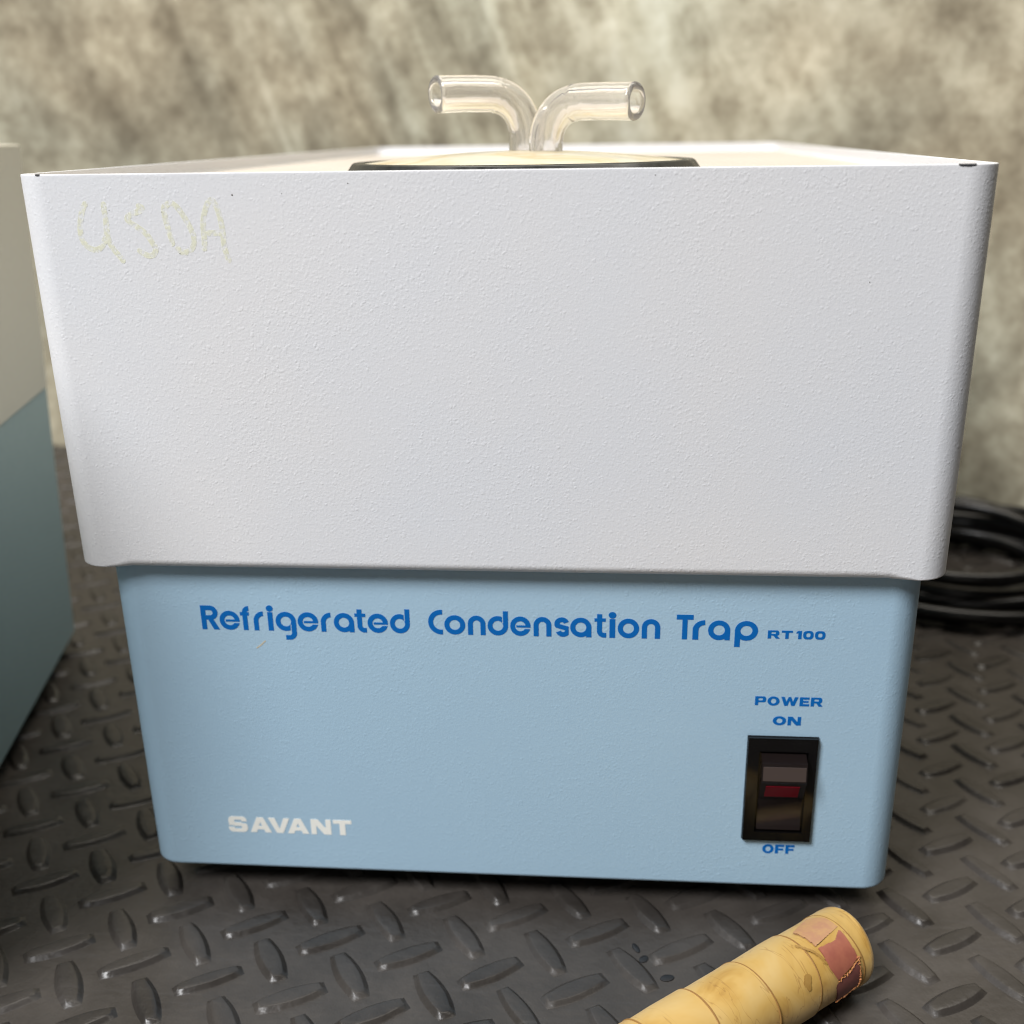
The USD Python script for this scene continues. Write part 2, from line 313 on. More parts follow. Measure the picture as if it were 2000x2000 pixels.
for i in range(-45, 50):
    for j in range(-40, 45):
        for half, da in ((0.0, -math.pi / 4), (0.5, math.pi / 4)):
            c = O + (i + half) * A1 + (j + half) * A2
            if not (-0.98 < c[0] < 0.98 and -0.42 < c[1] < 1.0): continue
            P = np.array([c[0], c[1], FZ]); d = P - CAM; z = d @ fw
            if z < 0.1: continue
            px, py = PX + F_PX * (d @ rt) / z, PY - F_PX * (d @ up) / z
            near = 16 / z * 2.2
            vis = -60 < px < 2060 and py < 2060 and c[1] < 0.90 and not hidden_by_box(P, -0.188, 0.19, 0.0, 0.70, 0.338)
            lugs.append((not vis, z, c, ang0 + da))
lugs.sort(key=lambda x: (x[0], x[1]))
rest = []
for k, (hid, z, c, a) in enumerate(lugs):
    single = k < 300 and not hid
    t = lug(k, detail=single)
    R = trimesh.transformations.rotation_matrix(a + rng.normal(0, 0.03), [0, 0, 1]); R[:2, 3] = c + rng.normal(0, 0.0004, 2); R[2, 3] = FZ
    t.apply_transform(R)
    if single: obj('tread_lug', t, lug_mats[int(rng.random() < 0.4)], FL, smooth=28)
    else: rest.append(t)
obj('far_tread_lugs', cat(*rest), lug_mats[0], FL, smooth=False, kind='stuff')

# ------------------------------------------------------------------ backdrop cloth
bx = np.linspace(-1.45, 1.45, 260); bz = np.linspace(FZ + 0.0005, 1.25, 130)
BX, BZ = np.meshgrid(bx, bz, indexing='ij')
s = BX + 0.42 * (BZ - 0.35)                                # folds lean
warp = meshkit.fbm(np.stack([BX * 3, BZ * 1.2, 0 * BX], -1), 3, 5)
env = 0.25 + 1.0 * np.exp(-((BX + 0.10) / 0.30) ** 2)
fold = (np.sin(s * 58 + 7 * warp) * 0.5 + np.sin(s * 97 + 9 * warp + 1) * 0.3) * 0.010 * env
fold += (meshkit.fbm(np.stack([BX * 5, BZ * 3, 0 * BX + 3], -1), 4, 9) - 0.5) * 0.05
from scipy.interpolate import PchipInterpolator
BY = PchipInterpolator([-1.6, -0.64, -0.1, 0.2, 0.34, 0.46, 0.60, 1.0, 1.6], [0.95, 0.885, 0.835, 0.775, 0.72, 0.655, 0.60, 0.54, 0.52])(BX) - fold
bd = grid_mesh(np.stack([BX, BY, BZ], -1))
bd2 = bd.copy(); bd2.vertices[:, 1] += 0.0012; bd2.invert()
p = obj('backdrop', cat(bd2, bd) if False else bd, cloth_mat, '/World', smooth=True)
tag(stage.GetPrimAtPath(p), 'mottled beige and grey green cloth backdrop hanging in folds behind the machines', 'backdrop')

# ------------------------------------------------------------------ the condensation trap
W, ZT, ZB, D = 0.19, 0.3379, 0.1743, 0.7051
T = thing('laboratory_machine', 'white over light blue laboratory cold trap with printed front panel and rocker switch', 'machine')
P, N, S = outline(W, 0, D, 0.014)
prof_z, prof_i = [], []
Rr = 0.0009 + 0.0034 * S
rows = []
th = 0.0016; ZF = 0.331
def row(inset, z): return np.column_stack([P - N * (np.broadcast_to(inset, S.shape))[:, None], np.broadcast_to(z, S.shape)])
rows.append(row(0.0135, ZB + 0.0015)); rows.append(row(0.0095, ZB + 0.0002)); rows.append(row(Rr + 0.0008, ZB + 0.0000))
for a in np.radians(np.linspace(90, 0, 9)):
    rows.append(row(Rr * (1 - math.cos(a)), ZB + Rr * (1 - math.sin(a))))
for zz in np.linspace(ZB + 0.012, ZT - 0.0012, 9): rows.append(row(0.0, zz))
for a in np.radians(np.linspace(15, 90, 5)): rows.append(row(0.0005 * (1 - math.cos(a)), ZT - 0.0005 + 0.0005 * math.sin(a)))
rows.append(row(th - 0.0004, ZT))
for a in np.radians(np.linspace(30, 90, 3)): rows.append(row(th - 0.0004 + 0.0004 * math.sin(a), ZT - 0.0004 + 0.0004 * math.cos(a)))
for zz in np.linspace(ZT - 0.002, ZF + 0.0025, 3): rows.append(row(th, zz))
for a in np.radians(np.linspace(20, 90, 4)): rows.append(row(th + 0.0025 * (1 - math.cos(a)), ZF + 0.0025 * (1 - math.sin(a))))
G = np.stack(rows, 1)
obj('upper_casing', grid_mesh(G, closed_u=True), white_coat, T, smooth=40)
pt = P - N * (th + 0.002)
tp = trimesh.creation.extrude_polygon(Polygon(pt), 0.002, engine='earcut'); tp.apply_translation([0, 0, ZF - 0.002 + 0.0003])
obj('top_tray', tp, tray_mat, T, smooth=30)
# lower casing
HW2, REC, CX, Z0 = 0.1815, 0.009, 0.0012, 0.012
P2, N2, S2 = outline(HW2, REC, D - REC, 0.014, cx=CX)
def row2(inset, z): return np.column_stack([P2 - N2 * inset, np.full(len(P2), z)])
rows = [row2(0.02, Z0 + 0.0004)] + [row2(0.0022 * (1 - math.cos(a)), Z0 + 0.0022 * (1 - math.sin(a))) for a in np.radians(np.linspace(90, 0, 6))] + \
       [row2(0, zz) for zz in np.linspace(Z0 + 0.01, ZB + 0.004, 9)]
obj('lower_casing', grid_mesh(np.stack(rows, 1), closed_u=True), blue_coat, T, smooth=40)
bt = trimesh.creation.extrude_polygon(Polygon(P2 - N2 * 0.019), 0.0015, engine='earcut'); bt.apply_translation([0, 0, Z0 + 0.0006])
obj('base_plate', bt, rubber, T)
for sx in (-1, 1):
    for yy in (0.06, D - 0.06):
        ft = trimesh.creation.cylinder(0.014, 0.0165, sections=32); ft.apply_translation([CX + sx * 0.14, yy, FZ + 0.00825])
        obj('foot', ft, rubber, T)

# printed title, drawn stroke by stroke in millimetres
XH, CAP, ST = 9.4, 11.8, 2.3
R0 = XH / 2
def ring(cx=R0, cy=R0, ro=R0, ri=R0 - ST): return Point(cx, cy).buffer(ro, 48).difference(Point(cx, cy).buffer(ri, 48))
def rct(x0, y0, x1, y1): return sbox(x0, y0, x1, y1)
def arc(cx, cy, r, a0, a1, w=ST, n=40):
    a = np.radians(np.linspace(a0, a1, n)); return LineString(np.stack([cx + r * np.cos(a), cy + r * np.sin(a)], 1)).buffer(w / 2, cap_style='flat')
def g_e():
    gp = 0.42
    bar = rct(ST + gp + 0.1, R0 - 0.62, XH, R0 + 0.42)
    return unary_union([ring().difference(rct(R0 + 0.5, R0 - 0.62 - gp * 1.6, XH + 1, R0 - 0.62)), bar]).intersection(Point(R0, R0).buffer(R0, 48)), XH
def g_o(): return ring(), XH
def g_a(): return unary_union([ring(), rct(XH - ST, 0, XH, R0)]), XH
def g_d(): return unary_union([ring().difference(rct(XH - ST - 0.45, R0 + 1.2, XH - ST, XH)), rct(XH - ST, R0 - 0.5, XH, CAP)]).difference(rct(XH - 0.01, 0, XH + 1, 0.0)), XH
def g_p(): return unary_union([ring(), rct(0, -3.1, ST, R0)]), XH
def g_g(): return unary_union([ring().difference(rct(XH - ST - 0.45, 0, XH - ST, R0 - 1.3)), rct(XH - ST, -0.9, XH, R0 + 0.3), arc(XH - ST / 2 - 2.3, -0.9, 2.3, -90, 0), rct(4.2, -0.9 - 2.3 - ST / 2, XH - ST / 2 - 2.2, -0.9 - 2.3 + ST / 2)]), XH
def g_n():
    w = 8.0; r = w / 2 - ST / 2
    return unary_union([rct(0, 0, ST, XH - w / 2), rct(w - ST, 0, w, XH - w / 2), arc(w / 2, XH - w / 2, r, 0, 180)]), w
def g_r():
    return unary_union([rct(0, 0, ST, XH - 3.6), arc(3.6 + ST / 2, XH - 3.6 - ST / 2 + 0.0, 3.6, 90, 180), rct(0, XH - 3.6 - ST, ST, XH - 3.6 - ST / 2 + 0.01)]), 4.66
def g_i(): return unary_union([rct(0.4, 0, 0.4 + ST, XH - 0.3), Point(0.4 + ST / 2, CAP - 0.9).buffer(1.55, 32)]), 3.0
def g_f(): return unary_union([rct(1.1, 0, 1.1 + ST, CAP - 3), arc(1.1 + ST / 2 + 2.0, CAP - 3.06, 2.0, 90, 180), rct(1.1 + ST / 2 + 1.9, CAP - 3.06 + 2 - ST / 2, 4.3, CAP - 3.06 + 2 + ST / 2), rct(0, XH - 2.2, 4.3, XH - 0.5)]), 4.3
def g_t(): return unary_union([rct(1.1, 2.6, 1.1 + ST, CAP - 0.5), arc(1.1 + ST / 2 + 2.1, 2.1 + ST / 2, 2.1, 180, 270), rct(1.1, 2.1 + ST / 2 - .01, 1.1 + ST, 3.5), rct(1.1 + ST / 2 + 2.0, 0, 5.3, ST), rct(0, XH - 1.7, 5.0, XH - 0.1)]), 5.3
def g_s():
    r = 2.15; u = arc(r + ST / 2, XH - r - ST / 2 + 0.0, r, 20, 200, ST); l = arc(r + ST / 2 + 0.5, r + ST / 2, r, -160, 20, ST)
    q = LineString([(r + ST / 2 + r * math.cos(math.radians(200)), XH - r - ST / 2 + r * math.sin(math.radians(200))), (2.3, R0 + 0.35), (4.6, R0 - 0.35), (r + ST / 2 + 0.5 + r * math.cos(math.radians(20)), r + ST / 2 + r * math.sin(math.radians(20)))]).buffer(ST / 2 - 0.05, cap_style='round')
    return unary_union([u, l, q]).intersection(rct(0, 0, 6.3, XH)), 6.2
def g_R(): return unary_union([rct(0, 0, ST, CAP), rct(0, CAP - ST, 4.6, CAP), rct(0, CAP - 7.0, 4.6, CAP - 7.0 + ST * 0.95), arc(4.4, CAP - 3.5, 3.5 - ST / 2, -90, 90), Polygon([(2.7, CAP - 6.0), (5.3, CAP - 6.0), (8.2, 0), (5.5, 0)])]), 8.2
def g_C(): return arc(6.0, CAP / 2, 6.0 - ST / 2, 82, 278, ST).intersection(rct(-1, -1, 6.6, CAP + 1)), 6.6
def g_T(): return unary_union([rct(0, CAP - ST, 7.4, CAP), rct(3.7 - ST / 2, 0, 3.7 + ST / 2, CAP)]), 7.4
GL = dict(e=g_e, o=g_o, a=g_a, d=g_d, p=g_p, g=g_g, n=g_n, r=g_r, i=g_i, f=g_f, t=g_t, s=g_s, R=g_R, C=g_C, T=g_T)
# left edge of every letter, in 1/3238 of the line's length
LINE = [('R', 122, 228), ('e', 232, 352), ('f', 358, 412), ('r', 437, 495), ('i', 517, 557), ('g', 568, 690), ('e', 700, 822), ('r', 838, 897), ('a', 915, 1035), ('t', 1040, 1108), ('e', 1115, 1235), ('d', 1247, 1364),
        ('C', 1472, 1556), ('o', 1566, 1688), ('n', 1703, 1806), ('d', 1818, 1937), ('e', 1949, 2067), ('n', 2084, 2187), ('s', 2204, 2285), ('a', 2295, 2417), ('t', 2434, 2502), ('i', 2514, 2557), ('o', 2567, 2689), ('n', 2704, 2809),
        ('T', 2900, 2995), ('r', 2992, 3060), ('a', 3079, 3204), ('p', 3230, 3360)]
def lx(u): return -0.1385 + (u - 122) * (0.1124 + 0.1385) / 3238
parts = []
for ch, u0_, u1_ in LINE:
    g, w = GL[ch]()
    x0, x1 = lx(u0_), lx(u1_)
    g = affinity.scale(g, (x1 - x0) / w, 0.001, origin=(0, 0))
    parts.append(affinity.translate(g, x0, 0.1415))
obj('title_lettering', extrude_y(unary_union(parts), REC - 0.00012, 0.0006), ink_blue, T, smooth=False, label='blue lettering reading Refrigerated Condensation Trap')
VS, HS = 0.40, 0.245                                        # stem and bar of the wide capitals, in cap heights
def rr2(x0, y0, x1, y1, r): return sbox(x0 + r, y0 + r, x1 - r, y1 - r).buffer(r, 12)
def ell(x0, y0, x1, y1): return affinity.scale(Point(0, 0).buffer(1, 32), (x1 - x0) / 2, (y1 - y0) / 2).buffer(0) if False else affinity.translate(affinity.scale(Point(0, 0).buffer(1, 32), (x1 - x0) / 2, (y1 - y0) / 2), (x0 + x1) / 2, (y0 + y1) / 2)
def w_O(w=1.42): return ell(0, -0.02, w, 1.02).difference(ell(VS, HS * 0.92, w - VS, 1 - HS * 0.92)), w
def w_0(): return rr2(0, -0.02, 1.2, 1.02, 0.42).difference(rr2(VS * 0.9, HS, 1.2 - VS * 0.9, 1 - HS, 0.2)), 1.2
def bowl(w, y0): return rr2(VS * 0.5, y0, w, 1, 0.27).difference(rr2(VS, y0 + HS * 0.85, w - VS, 1 - HS * 0.85, 0.08))
def w_P(): return unary_union([rct(0, 0, VS, 1), bowl(1.3, 0.34).difference(rct(-1, 0, 0.1, 1)), rct(0, 1 - HS * 0.85, 0.8, 1)]), 1.3
def w_R(): return unary_union([rct(0, 0, VS, 1), bowl(1.32, 0.36), rct(0, 1 - HS * 0.85, 0.8, 1), Polygon([(0.58, 0.44), (1.02, 0.44), (1.42, 0), (0.95, 0)])]).difference(rct(-1, -1, 0, 2)), 1.42
def w_E(): return unary_union([rct(0, 0, VS, 1), rct(0, 0, 1.14, HS), rct(0, 1 - HS, 1.12, 1), rct(0, 0.5 - HS * 0.42, 1.04, 0.5 + HS * 0.42)]), 1.14
def w_F(): return unary_union([rct(0, 0, VS, 1), rct(0, 1 - HS, 1.12, 1), rct(0, 0.36, 1.02, 0.36 + HS * 0.9)]), 1.12
def w_N(): return unary_union([rct(0, 0, VS * .92, 1), rct(1.4 - VS * .92, 0, 1.4, 1), Polygon([(0, 1), (0.5, 1), (1.4, 0), (0.9, 0)])]), 1.4
def w_W(): return unary_union([Polygon(q) for q in ([(0, 1), (0.42, 1), (0.82, 0), (0.42, 0)], [(0.42, 0), (0.80, 0), (1.16, 1), (0.86, 1)], [(0.86, 1), (1.16, 1), (1.62, 0), (1.22, 0)], [(1.22, 0), (1.60, 0), (2.02, 1), (1.60, 1)])]), 2.02
def w_T(): return unary_union([rct(0, 1 - HS, 1.28, 1), rct(0.64 - VS / 2, 0, 0.64 + VS / 2, 1)]), 1.28
def w_1(): return unary_union([rct(0.22, 0, 0.22 + VS, 1), Polygon([(0, 0.66), (0.3, 0.74), (0.3, 1.0), (0.22, 1.0), (0.0, 0.86)])]), 0.62
def w_A(): return unary_union([Polygon([(0, 0), (0.52, 1), (0.98, 1), (1.5, 0), (1.06, 0), (0.75, 0.70), (0.44, 0)]), rct(0.36, 0.2, 1.14, 0.42)]), 1.5
def w_V(): return Polygon([(0, 1), (0.46, 1), (0.77, 0.28), (1.08, 1), (1.5, 1), (1.0, 0), (0.54, 0)]), 1.5
def w_S():
    o = unary_union([rr2(0.02, 0.40, 1.32, 1.02, 0.29).difference(rr2(0.43, 0.62, 0.95, 0.80, 0.08)), rr2(0, -0.02, 1.36, 0.62, 0.3).difference(rr2(0.42, 0.20, 0.94, 0.38, 0.08))])
    return o.difference(rct(0.94, 0.56, 1.5, 0.70)).difference(rct(-0.2, 0.30, 0.43, 0.42)), 1.36
WG = {'O': w_O, '0': w_0, 'P': w_P, 'R': w_R, 'E': w_E, 'F': w_F, 'N': w_N, 'W': w_W, 'T': w_T, '1': w_1, 'A': w_A, 'V': w_V, 'S': w_S}
KERN = {'AV': -0.34, 'VA': -0.34, 'RT': 0.0, 'T1': 0.26}
def words(text, x0, x1, z0, z1, mat, name, label, gap=0.16):
    x, shapes = 0.0, []
    for i, ch in enumerate(text):
        g_, w = WG[ch](); shapes.append(affinity.translate(g_, x, 0)); x += w + gap + KERN.get(text[i:i + 2], 0)
    x -= gap
    g_ = affinity.scale(unary_union(shapes), (x1 - x0) / x, z1 - z0, origin=(0, 0))
    obj(name, extrude_y(affinity.translate(g_, x0, z0), REC - 0.00012, 0.0006), mat, T, smooth=False, label=label)
words('RT100', 0.1167, 0.1416, 0.1428, 0.1467, ink_blue, 'model_lettering', 'small blue lettering reading RT 100')
words('POWER', 0.1131, 0.1432, 0.10985, 0.1143, ink_blue, 'switch_lettering', 'blue lettering reading POWER')
words('ON', 0.1216, 0.1342, 0.1000, 0.1044, ink_blue, 'switch_lettering', 'blue lettering reading ON')
words('OFF', 0.1212, 0.1362, 0.0312, 0.0361, ink_blue, 'switch_lettering', 'blue lettering reading OFF')
words('SAVANT', -0.1382, -0.0766, 0.0328, 0.0413, ink_white, 'brand_lettering', 'white lettering reading SAVANT')

# rocker switch
SX0, SX1, SZ0, SZ1 = 0.1112, 0.1424, 0.0398, 0.0943
scx, scz = (SX0 + SX1) / 2, (SZ0 + SZ1) / 2
rx0, rx1, rz0, rz1 = 0.1170, 0.1378, 0.0450, 0.0868
sw = numbered(T, 'power_switch')
bez = extrude_y(sbox(SX0, SZ0, SX1, SZ1).difference(sbox(rx0 - 0.0006, rz0 - 0.0006, rx1 + 0.0006, rz1 + 0.0006)), REC - 0.0026, 0.0028)
# bevelled outer edge: a sloped frame around the flat bezel
def frame_slope(x0, x1, z0, z1, w, ya, yb):
    o = np.array([[x0, ya, z0], [x1, ya, z0], [x1, ya, z1], [x0, ya, z1]]); i = np.array([[x0 + w, yb, z0 + w], [x1 - w, yb, z0 + w], [x1 - w, yb, z1 - w], [x0 + w, yb, z1 - w]])
    V = np.vstack([o, i]); f = []
    for k in range(4):
        n = (k + 1) % 4; f += [[k, n, n + 4], [k, n + 4, k + 4]]
    return trimesh.Trimesh(V, np.array(f), process=False)
bez2 = frame_slope(SX0 - 0.0004, SX1 + 0.0004, SZ0 - 0.0004, SZ1 + 0.0004, 0.0009, REC - 0.0006, REC - 0.00265)
usdkit.mesh(stage, sw, cat(bez, bez2), black_plastic, smooth=False)
tag(stage.GetPrimAtPath(sw), 'black rocker switch with smoked paddle and red strip')
def x_extrude(poly_yz, x0, x1):
    t = trimesh.creation.extrude_polygon(Polygon(poly_yz), x1 - x0, engine='earcut'); v = t.vertices.copy()
    t.vertices = np.stack([x0 + v[:, 2], v[:, 0], v[:, 1]], 1); t.fix_normals(); return t
y = REC
back = extrude_y(sbox(rx0 - 0.0006, rz0 - 0.0006, rx1 + 0.0006, rz1 + 0.0006), y - 0.0003, 0.0006)
pad = x_extrude([(y - 0.0001, rz1 - 0.0004), (y - 0.0026, rz1 - 0.0008), (y - 0.0082, rz1 - 0.0022), (y - 0.0087, rz1 - 0.0028), (y - 0.0097, rz1 - 0.0113), (y - 0.0090, rz1 - 0.0122), (y - 0.0032, rz1 - 0.0232), (y - 0.0022, rz1 - 0.0242),
                 (y - 0.0010, rz1 - 0.0280), (y - 0.0008, rz1 - 0.0320), (y - 0.0012, rz1 - 0.0370), (y - 0.0024, rz0 + 0.0010), (y - 0.0001, rz0 + 0.0004)], rx0 + 0.0003, rx1 - 0.0003)
face = x_extrude([(y - 0.00885, rz1 - 0.0036), (y - 0.00905, rz1 - 0.0037), (y - 0.00982, rz1 - 0.0104), (y - 0.00960, rz1 - 0.0106)], rx0 + 0.0008, rx1 - 0.0008)  # thin plate added on the paddle front to carry the painted reflection
obj('rocker', cat(pad), rocker_plastic, sw, smooth=25)
obj('rocker_sheen_plate', face, rocker_sheen_mat, sw, smooth=False)
obj('switch_well', back, black_plastic, sw)
# red strip lies on the paddle's undercut
c1 = np.array([y - 0.0080, rz1 - 0.0141]); c2 = np.array([y - 0.0040, rz1 - 0.0217]); nn = np.array([-(c1 - c2)[1], (c1 - c2)[0]]); nn /= np.linalg.norm(nn); nn = nn if nn[0] < 0 else -nn
red = x_extrude([tuple(c1 - nn * 0.0004), tuple(c1 + nn * 0.0003), tuple(c2 + nn * 0.0003), tuple(c2 - nn * 0.0004)], rx0 + 0.0026, rx1 - 0.0030)
obj('indicator_strip', red, red_plastic, sw)

# faded handwriting, paint chips, specks
def hand(pts):
    q = np.array(pts, float); x = -0.1635 + (q[:, 0] / 4.83 - 50) * (0.0576 / 280); z = 0.3270 - (q[:, 1] / 4.83 - 48) * (0.0217 / 112)
    c = np.stack([x, z], 1); t = np.linspace(0, len(c) - 1, 40); i = np.arange(len(c))
    from scipy.interpolate import make_interp_spline
    k = min(3, len(c) - 1); return LineString(make_interp_spline(i, c, k=k)(t)).buffer(0.0011)
strokes = [[(320, 235), (270, 330), (240, 450), (240, 560), (290, 640), (370, 665), (440, 610), (488, 500), (495, 370), (495, 240)], [(495, 400), (500, 590), (550, 690), (605, 770)],
           [(825, 260), (810, 310), (700, 370), (780, 450), (870, 530), (915, 610), (935, 660), (900, 720), (780, 680)],
           [(1070, 260), (1060, 350), (1080, 480), (1100, 610)], [(1060, 300), (1150, 240), (1230, 340), (1290, 470), (1310, 600), (1240, 690), (1150, 660)],
           [(1400, 660), (1410, 500), (1430, 350), (1510, 210), (1570, 330), (1590, 500), (1590, 620), (1620, 770)], [(1410, 510), (1500, 515), (1590, 515)]]
hw = unary_union([hand(s_) for s_ in strokes])
obj('handwritten_lettering', extrude_y(hw, -0.00012, 0.0001), marker, T, smooth=False, label='faded yellow handwriting reading USDA')
def on_face(xs, zs, off=0.0001):                            # drapes a small flat shape on the upper casing's front and right corner
    out = []
    for x, z in zip(xs, zs):
        d = abs(x) - (W - 0.014); yy = 0.014 - math.sqrt(max(0.014 ** 2 - d * d, 0)) if d > 0 else 0
        out.append([x, yy - off, z])
    return np.array(out)
def chip(x0, x1, h, seed):
    g = np.random.default_rng(seed); n = 13; xs = np.linspace(x0, x1, n)
    hh = h * np.sin(np.linspace(0, np.pi, n)) ** 0.6 * g.uniform(0.6, 1.1, n) + 0.00008
    top, bot = on_face(xs, np.full(n, ZT - 0.0003)), on_face(xs, ZT - 0.0003 - hh)
    rim = top + np.array([0, 0.0005, 0.00042])
    return grid_mesh(np.stack([bot, top, rim], 1))
obj('paint_chip', chip(0.1722, 0.1788, 0.0007, 3), steel_chip, T, smooth=False)
obj('paint_chip', chip(-0.1788, -0.1768, 0.0003, 4), steel_chip, T, smooth=False)
for x, z, r in ((-0.1008, 0.3297, 0.0006), (-0.1243, 0.3080, 0.0005), (-0.1297, 0.3236, 0.0004), (-0.1508, 0.3245, 0.0003), (0.062, 0.3353, 0.0004), (-0.055, 0.3335, 0.0004), (0.1443, 0.2961, 0.0004), (-0.0812, 0.3300, 0.0003)):
    t = trimesh.creation.icosphere(1, r * 0.62); t.apply_scale([1, 0.3, 0.8]); t.apply_translation([x, -0.00005, z])
    obj('speck', t, speck_mat, T)

obj('scratch', extrude_y(LineString([(-0.1139, 0.1327), (-0.1120, 0.1341), (-0.1098, 0.1362)]).buffer(0.00032), REC - 0.00008, 0.0003), scratch_mat, T, smooth=False)
# ------------------------------------------------------------------ lid with two glass tubes
LC = np.array([0.0015, 0.131])
Ld = thing('trap_lid', 'round cream lid with black rubber ring and two bent glass tubes on the white machine', 'lid', (LC[0], LC[1], ZF + 0.0004))
obj('rubber_ring', revolve([(0.0775, 0.0), (0.0855, 0.0), (0.0860, 0.0008), (0.0822, 0.0060), (0.0812, 0.0066), (0.0795, 0.0067), (0.0782, 0.0062), (0.0775, 0.005), (0.0775, 0.0)], 128), gasket_mat, Ld, smooth=35)
rr_ = np.linspace(0.0778, 0, 20)
dz = 0.0058 + 0.0052 * (1 - (rr_ / 0.0778) ** 2)
obj('lid_disc', revolve([(0.0776, 0.001)] + list(zip(rr_, dz)), 128), lid_mat, Ld, smooth=35)
def glass_tube(base, ang, reach, ztop, R=0.0080, ri=0.0050, rb=0.0172):
    """Up from the lid, round a bend, out level, the mouth fire polished."""
    d = np.array([math.cos(ang), math.sin(ang), 0]); b = np.array([*base, 0.0]); c = []
    z0, zb_ = 0.004, ztop - rb
    for z in np.linspace(z0, zb_, 5): c.append(b + [0, 0, z])
    for a in np.radians(np.linspace(6, 84, 22)): c.append(b + d * rb * (1 - math.cos(a)) + np.array([0, 0, zb_ + rb * math.sin(a)]))
    for s_ in np.linspace(rb, reach - 0.002, 10): c.append(b + d * s_ + np.array([0, 0, ztop + 0.0006 * math.sin(s_ * 60)]))
    c = np.array(c); n = 40; Tn = np.gradient(c, axis=0); Tn /= np.linalg.norm(Tn, axis=1, keepdims=True)
    Nn = np.cross(d, [0, 0, 1.0]); a = np.linspace(0, 2 * np.pi, n, endpoint=False)
    def rg(i, rad, shift=0.0):
        B = np.cross(Tn[i], Nn); return c[i] + Tn[i] * shift + rad * (np.cos(a)[:, None] * Nn + np.sin(a)[:, None] * B)
    rings = [rg(i, R) for i in range(len(c))]
    w = (R - ri) / 2
    for t in np.radians(np.linspace(10, 170, 9)): rings.append(rg(len(c) - 1, (R + ri) / 2 + (w * 1.12) * math.cos(t), w * 1.1 * math.sin(t)))
    rings += [rg(i, ri) for i in range(len(c) - 1, -1, -1)]
    rings.append(rings[0])
    t = grid_mesh(np.stack(rings, 1), closed_u=True); t.merge_vertices(); t.fix_normals(); return t
obj('glass_tube', glass_tube((0.0004, 0.0075), math.radians(180 + 36), 0.0485, 0.0356), glass_mat, Ld, smooth=60)
obj('glass_tube', glass_tube((0.0113, -0.0070), math.radians(-33), 0.0510, 0.0312), glass_mat, Ld, smooth=60)

# ------------------------------------------------------------------ neighbouring machine at the left
Q = math.radians(102.8); dirn = np.array([math.cos(Q), math.sin(Q)])
back = onto([-0.3513, 0.2990]); wd, dp = 0.36, 0.44
corner = back - dirn * dp                                   # its near right corner
NB = thing('laboratory_machine', 'cream over grey blue laboratory machine at the left edge, its side in shade', 'machine', (float(corner[0]), float(corner[1]), FZ), 12.8)
Pn, Nn_, Sn = outline(wd / 2, 0, dp, 0.014, cx=-wd / 2)
def shell(z0, z1, ins, rb, rt):
    rows = [np.column_stack([Pn - Nn_ * (ins + 0.03), np.full(len(Pn), z0)])]
    for a in np.radians(np.linspace(90, 0, 5)): rows.append(np.column_stack([Pn - Nn_ * (ins + rb * (1 - math.cos(a))), np.full(len(Pn), z0 + rb * (1 - math.sin(a)))]))
    for a in np.radians(np.linspace(0, 90, 5)): rows.append(np.column_stack([Pn - Nn_ * (ins + rt * (1 - math.cos(a))), np.full(len(Pn), z1 - rt + rt * math.sin(a))]))
    rows = [np.column_stack([r_[:, :2] + Nn_ * (0.050 * r_[:, 2:3]), r_[:, 2]]) for r_ in rows]
    t = grid_mesh(np.stack(rows, 1), closed_u=True)
    cap = trimesh.creation.extrude_polygon(Polygon(Pn - Nn_ * (ins + rt + 1e-4 - 0.050 * z1)), 0.001, engine='earcut'); cap.apply_translation([0, 0, z1 - 0.001 - 2e-5])
    return cat(t, cap)
obj('lower_casing', shell(0.012, 0.1957, 0.0008, 0.002, 0.0005), grey_coat, NB, smooth=40)
obj('upper_casing', shell(0.1959, 0.3513, 0.0, 0.0008, 0.0012), cream_coat, NB, smooth=40)
for x_ in (-0.05, -0.31):
    for y_ in (0.06, 0.38):
        ft = trimesh.creation.cylinder(0.014, 0.0125, sections=24); ft.apply_translation([x_, y_, 0.00625]); obj('foot', ft, rubber, NB)

# ------------------------------------------------------------------ coiled cable behind at the right
g = np.random.default_rng(5)
cc = onto([0.326, 0.456]); pts = []
loops = 13
for k in range(loops):
    r_ = 0.113 - 0.009 * (k % 3) - 0.0008 * k + g.normal(0, 0.005); ox, oy = g.normal(0, 0.006, 2); tl = g.uniform(-0.010, 0.010); ta = g.uniform(0, 6.28); base = 0.0055 + 0.0026 * k; p1, p2, am = g.uniform(0, 6.28), g.uniform(0, 6.28), g.uniform(0.002, 0.008)
    for a in np.linspace(0, 2 * np.pi, 40, endpoint=False):
        r2_ = r_ + am * math.sin(2 * a + p1) + 0.003 * math.sin(3 * a + p2)
        pts.append([cc[0] + ox + r2_ * math.cos(a), cc[1] + oy + 0.98 * r2_ * math.sin(a), base + 0.004 * math.sin(2 * a + p2) * (k > 0) + 0.003 * max(0, math.sin(a)) * (k / loops) + tl * (0.3 + 0.06 * k) * math.sin(a + ta)])
pts = np.array(pts)
ker = np.ones(9) / 9; pad_ = np.vstack([np.repeat(pts[:1], 4, 0), pts, np.repeat(pts[-1:], 4, 0)])
pts = np.stack([np.convolve(pad_[:, i], ker, 'valid') for i in range(3)], 1)
pts[:, 2] = np.maximum(pts[:, 2], 0.0072) + FZ
p = obj('power_cable', sweep(pts, 0.0051, 10), cable_mat, '/World', smooth=50)
tag(stage.GetPrimAtPath(p), 'black power cable coiled in a pile on the mat behind the white machine', 'cable')

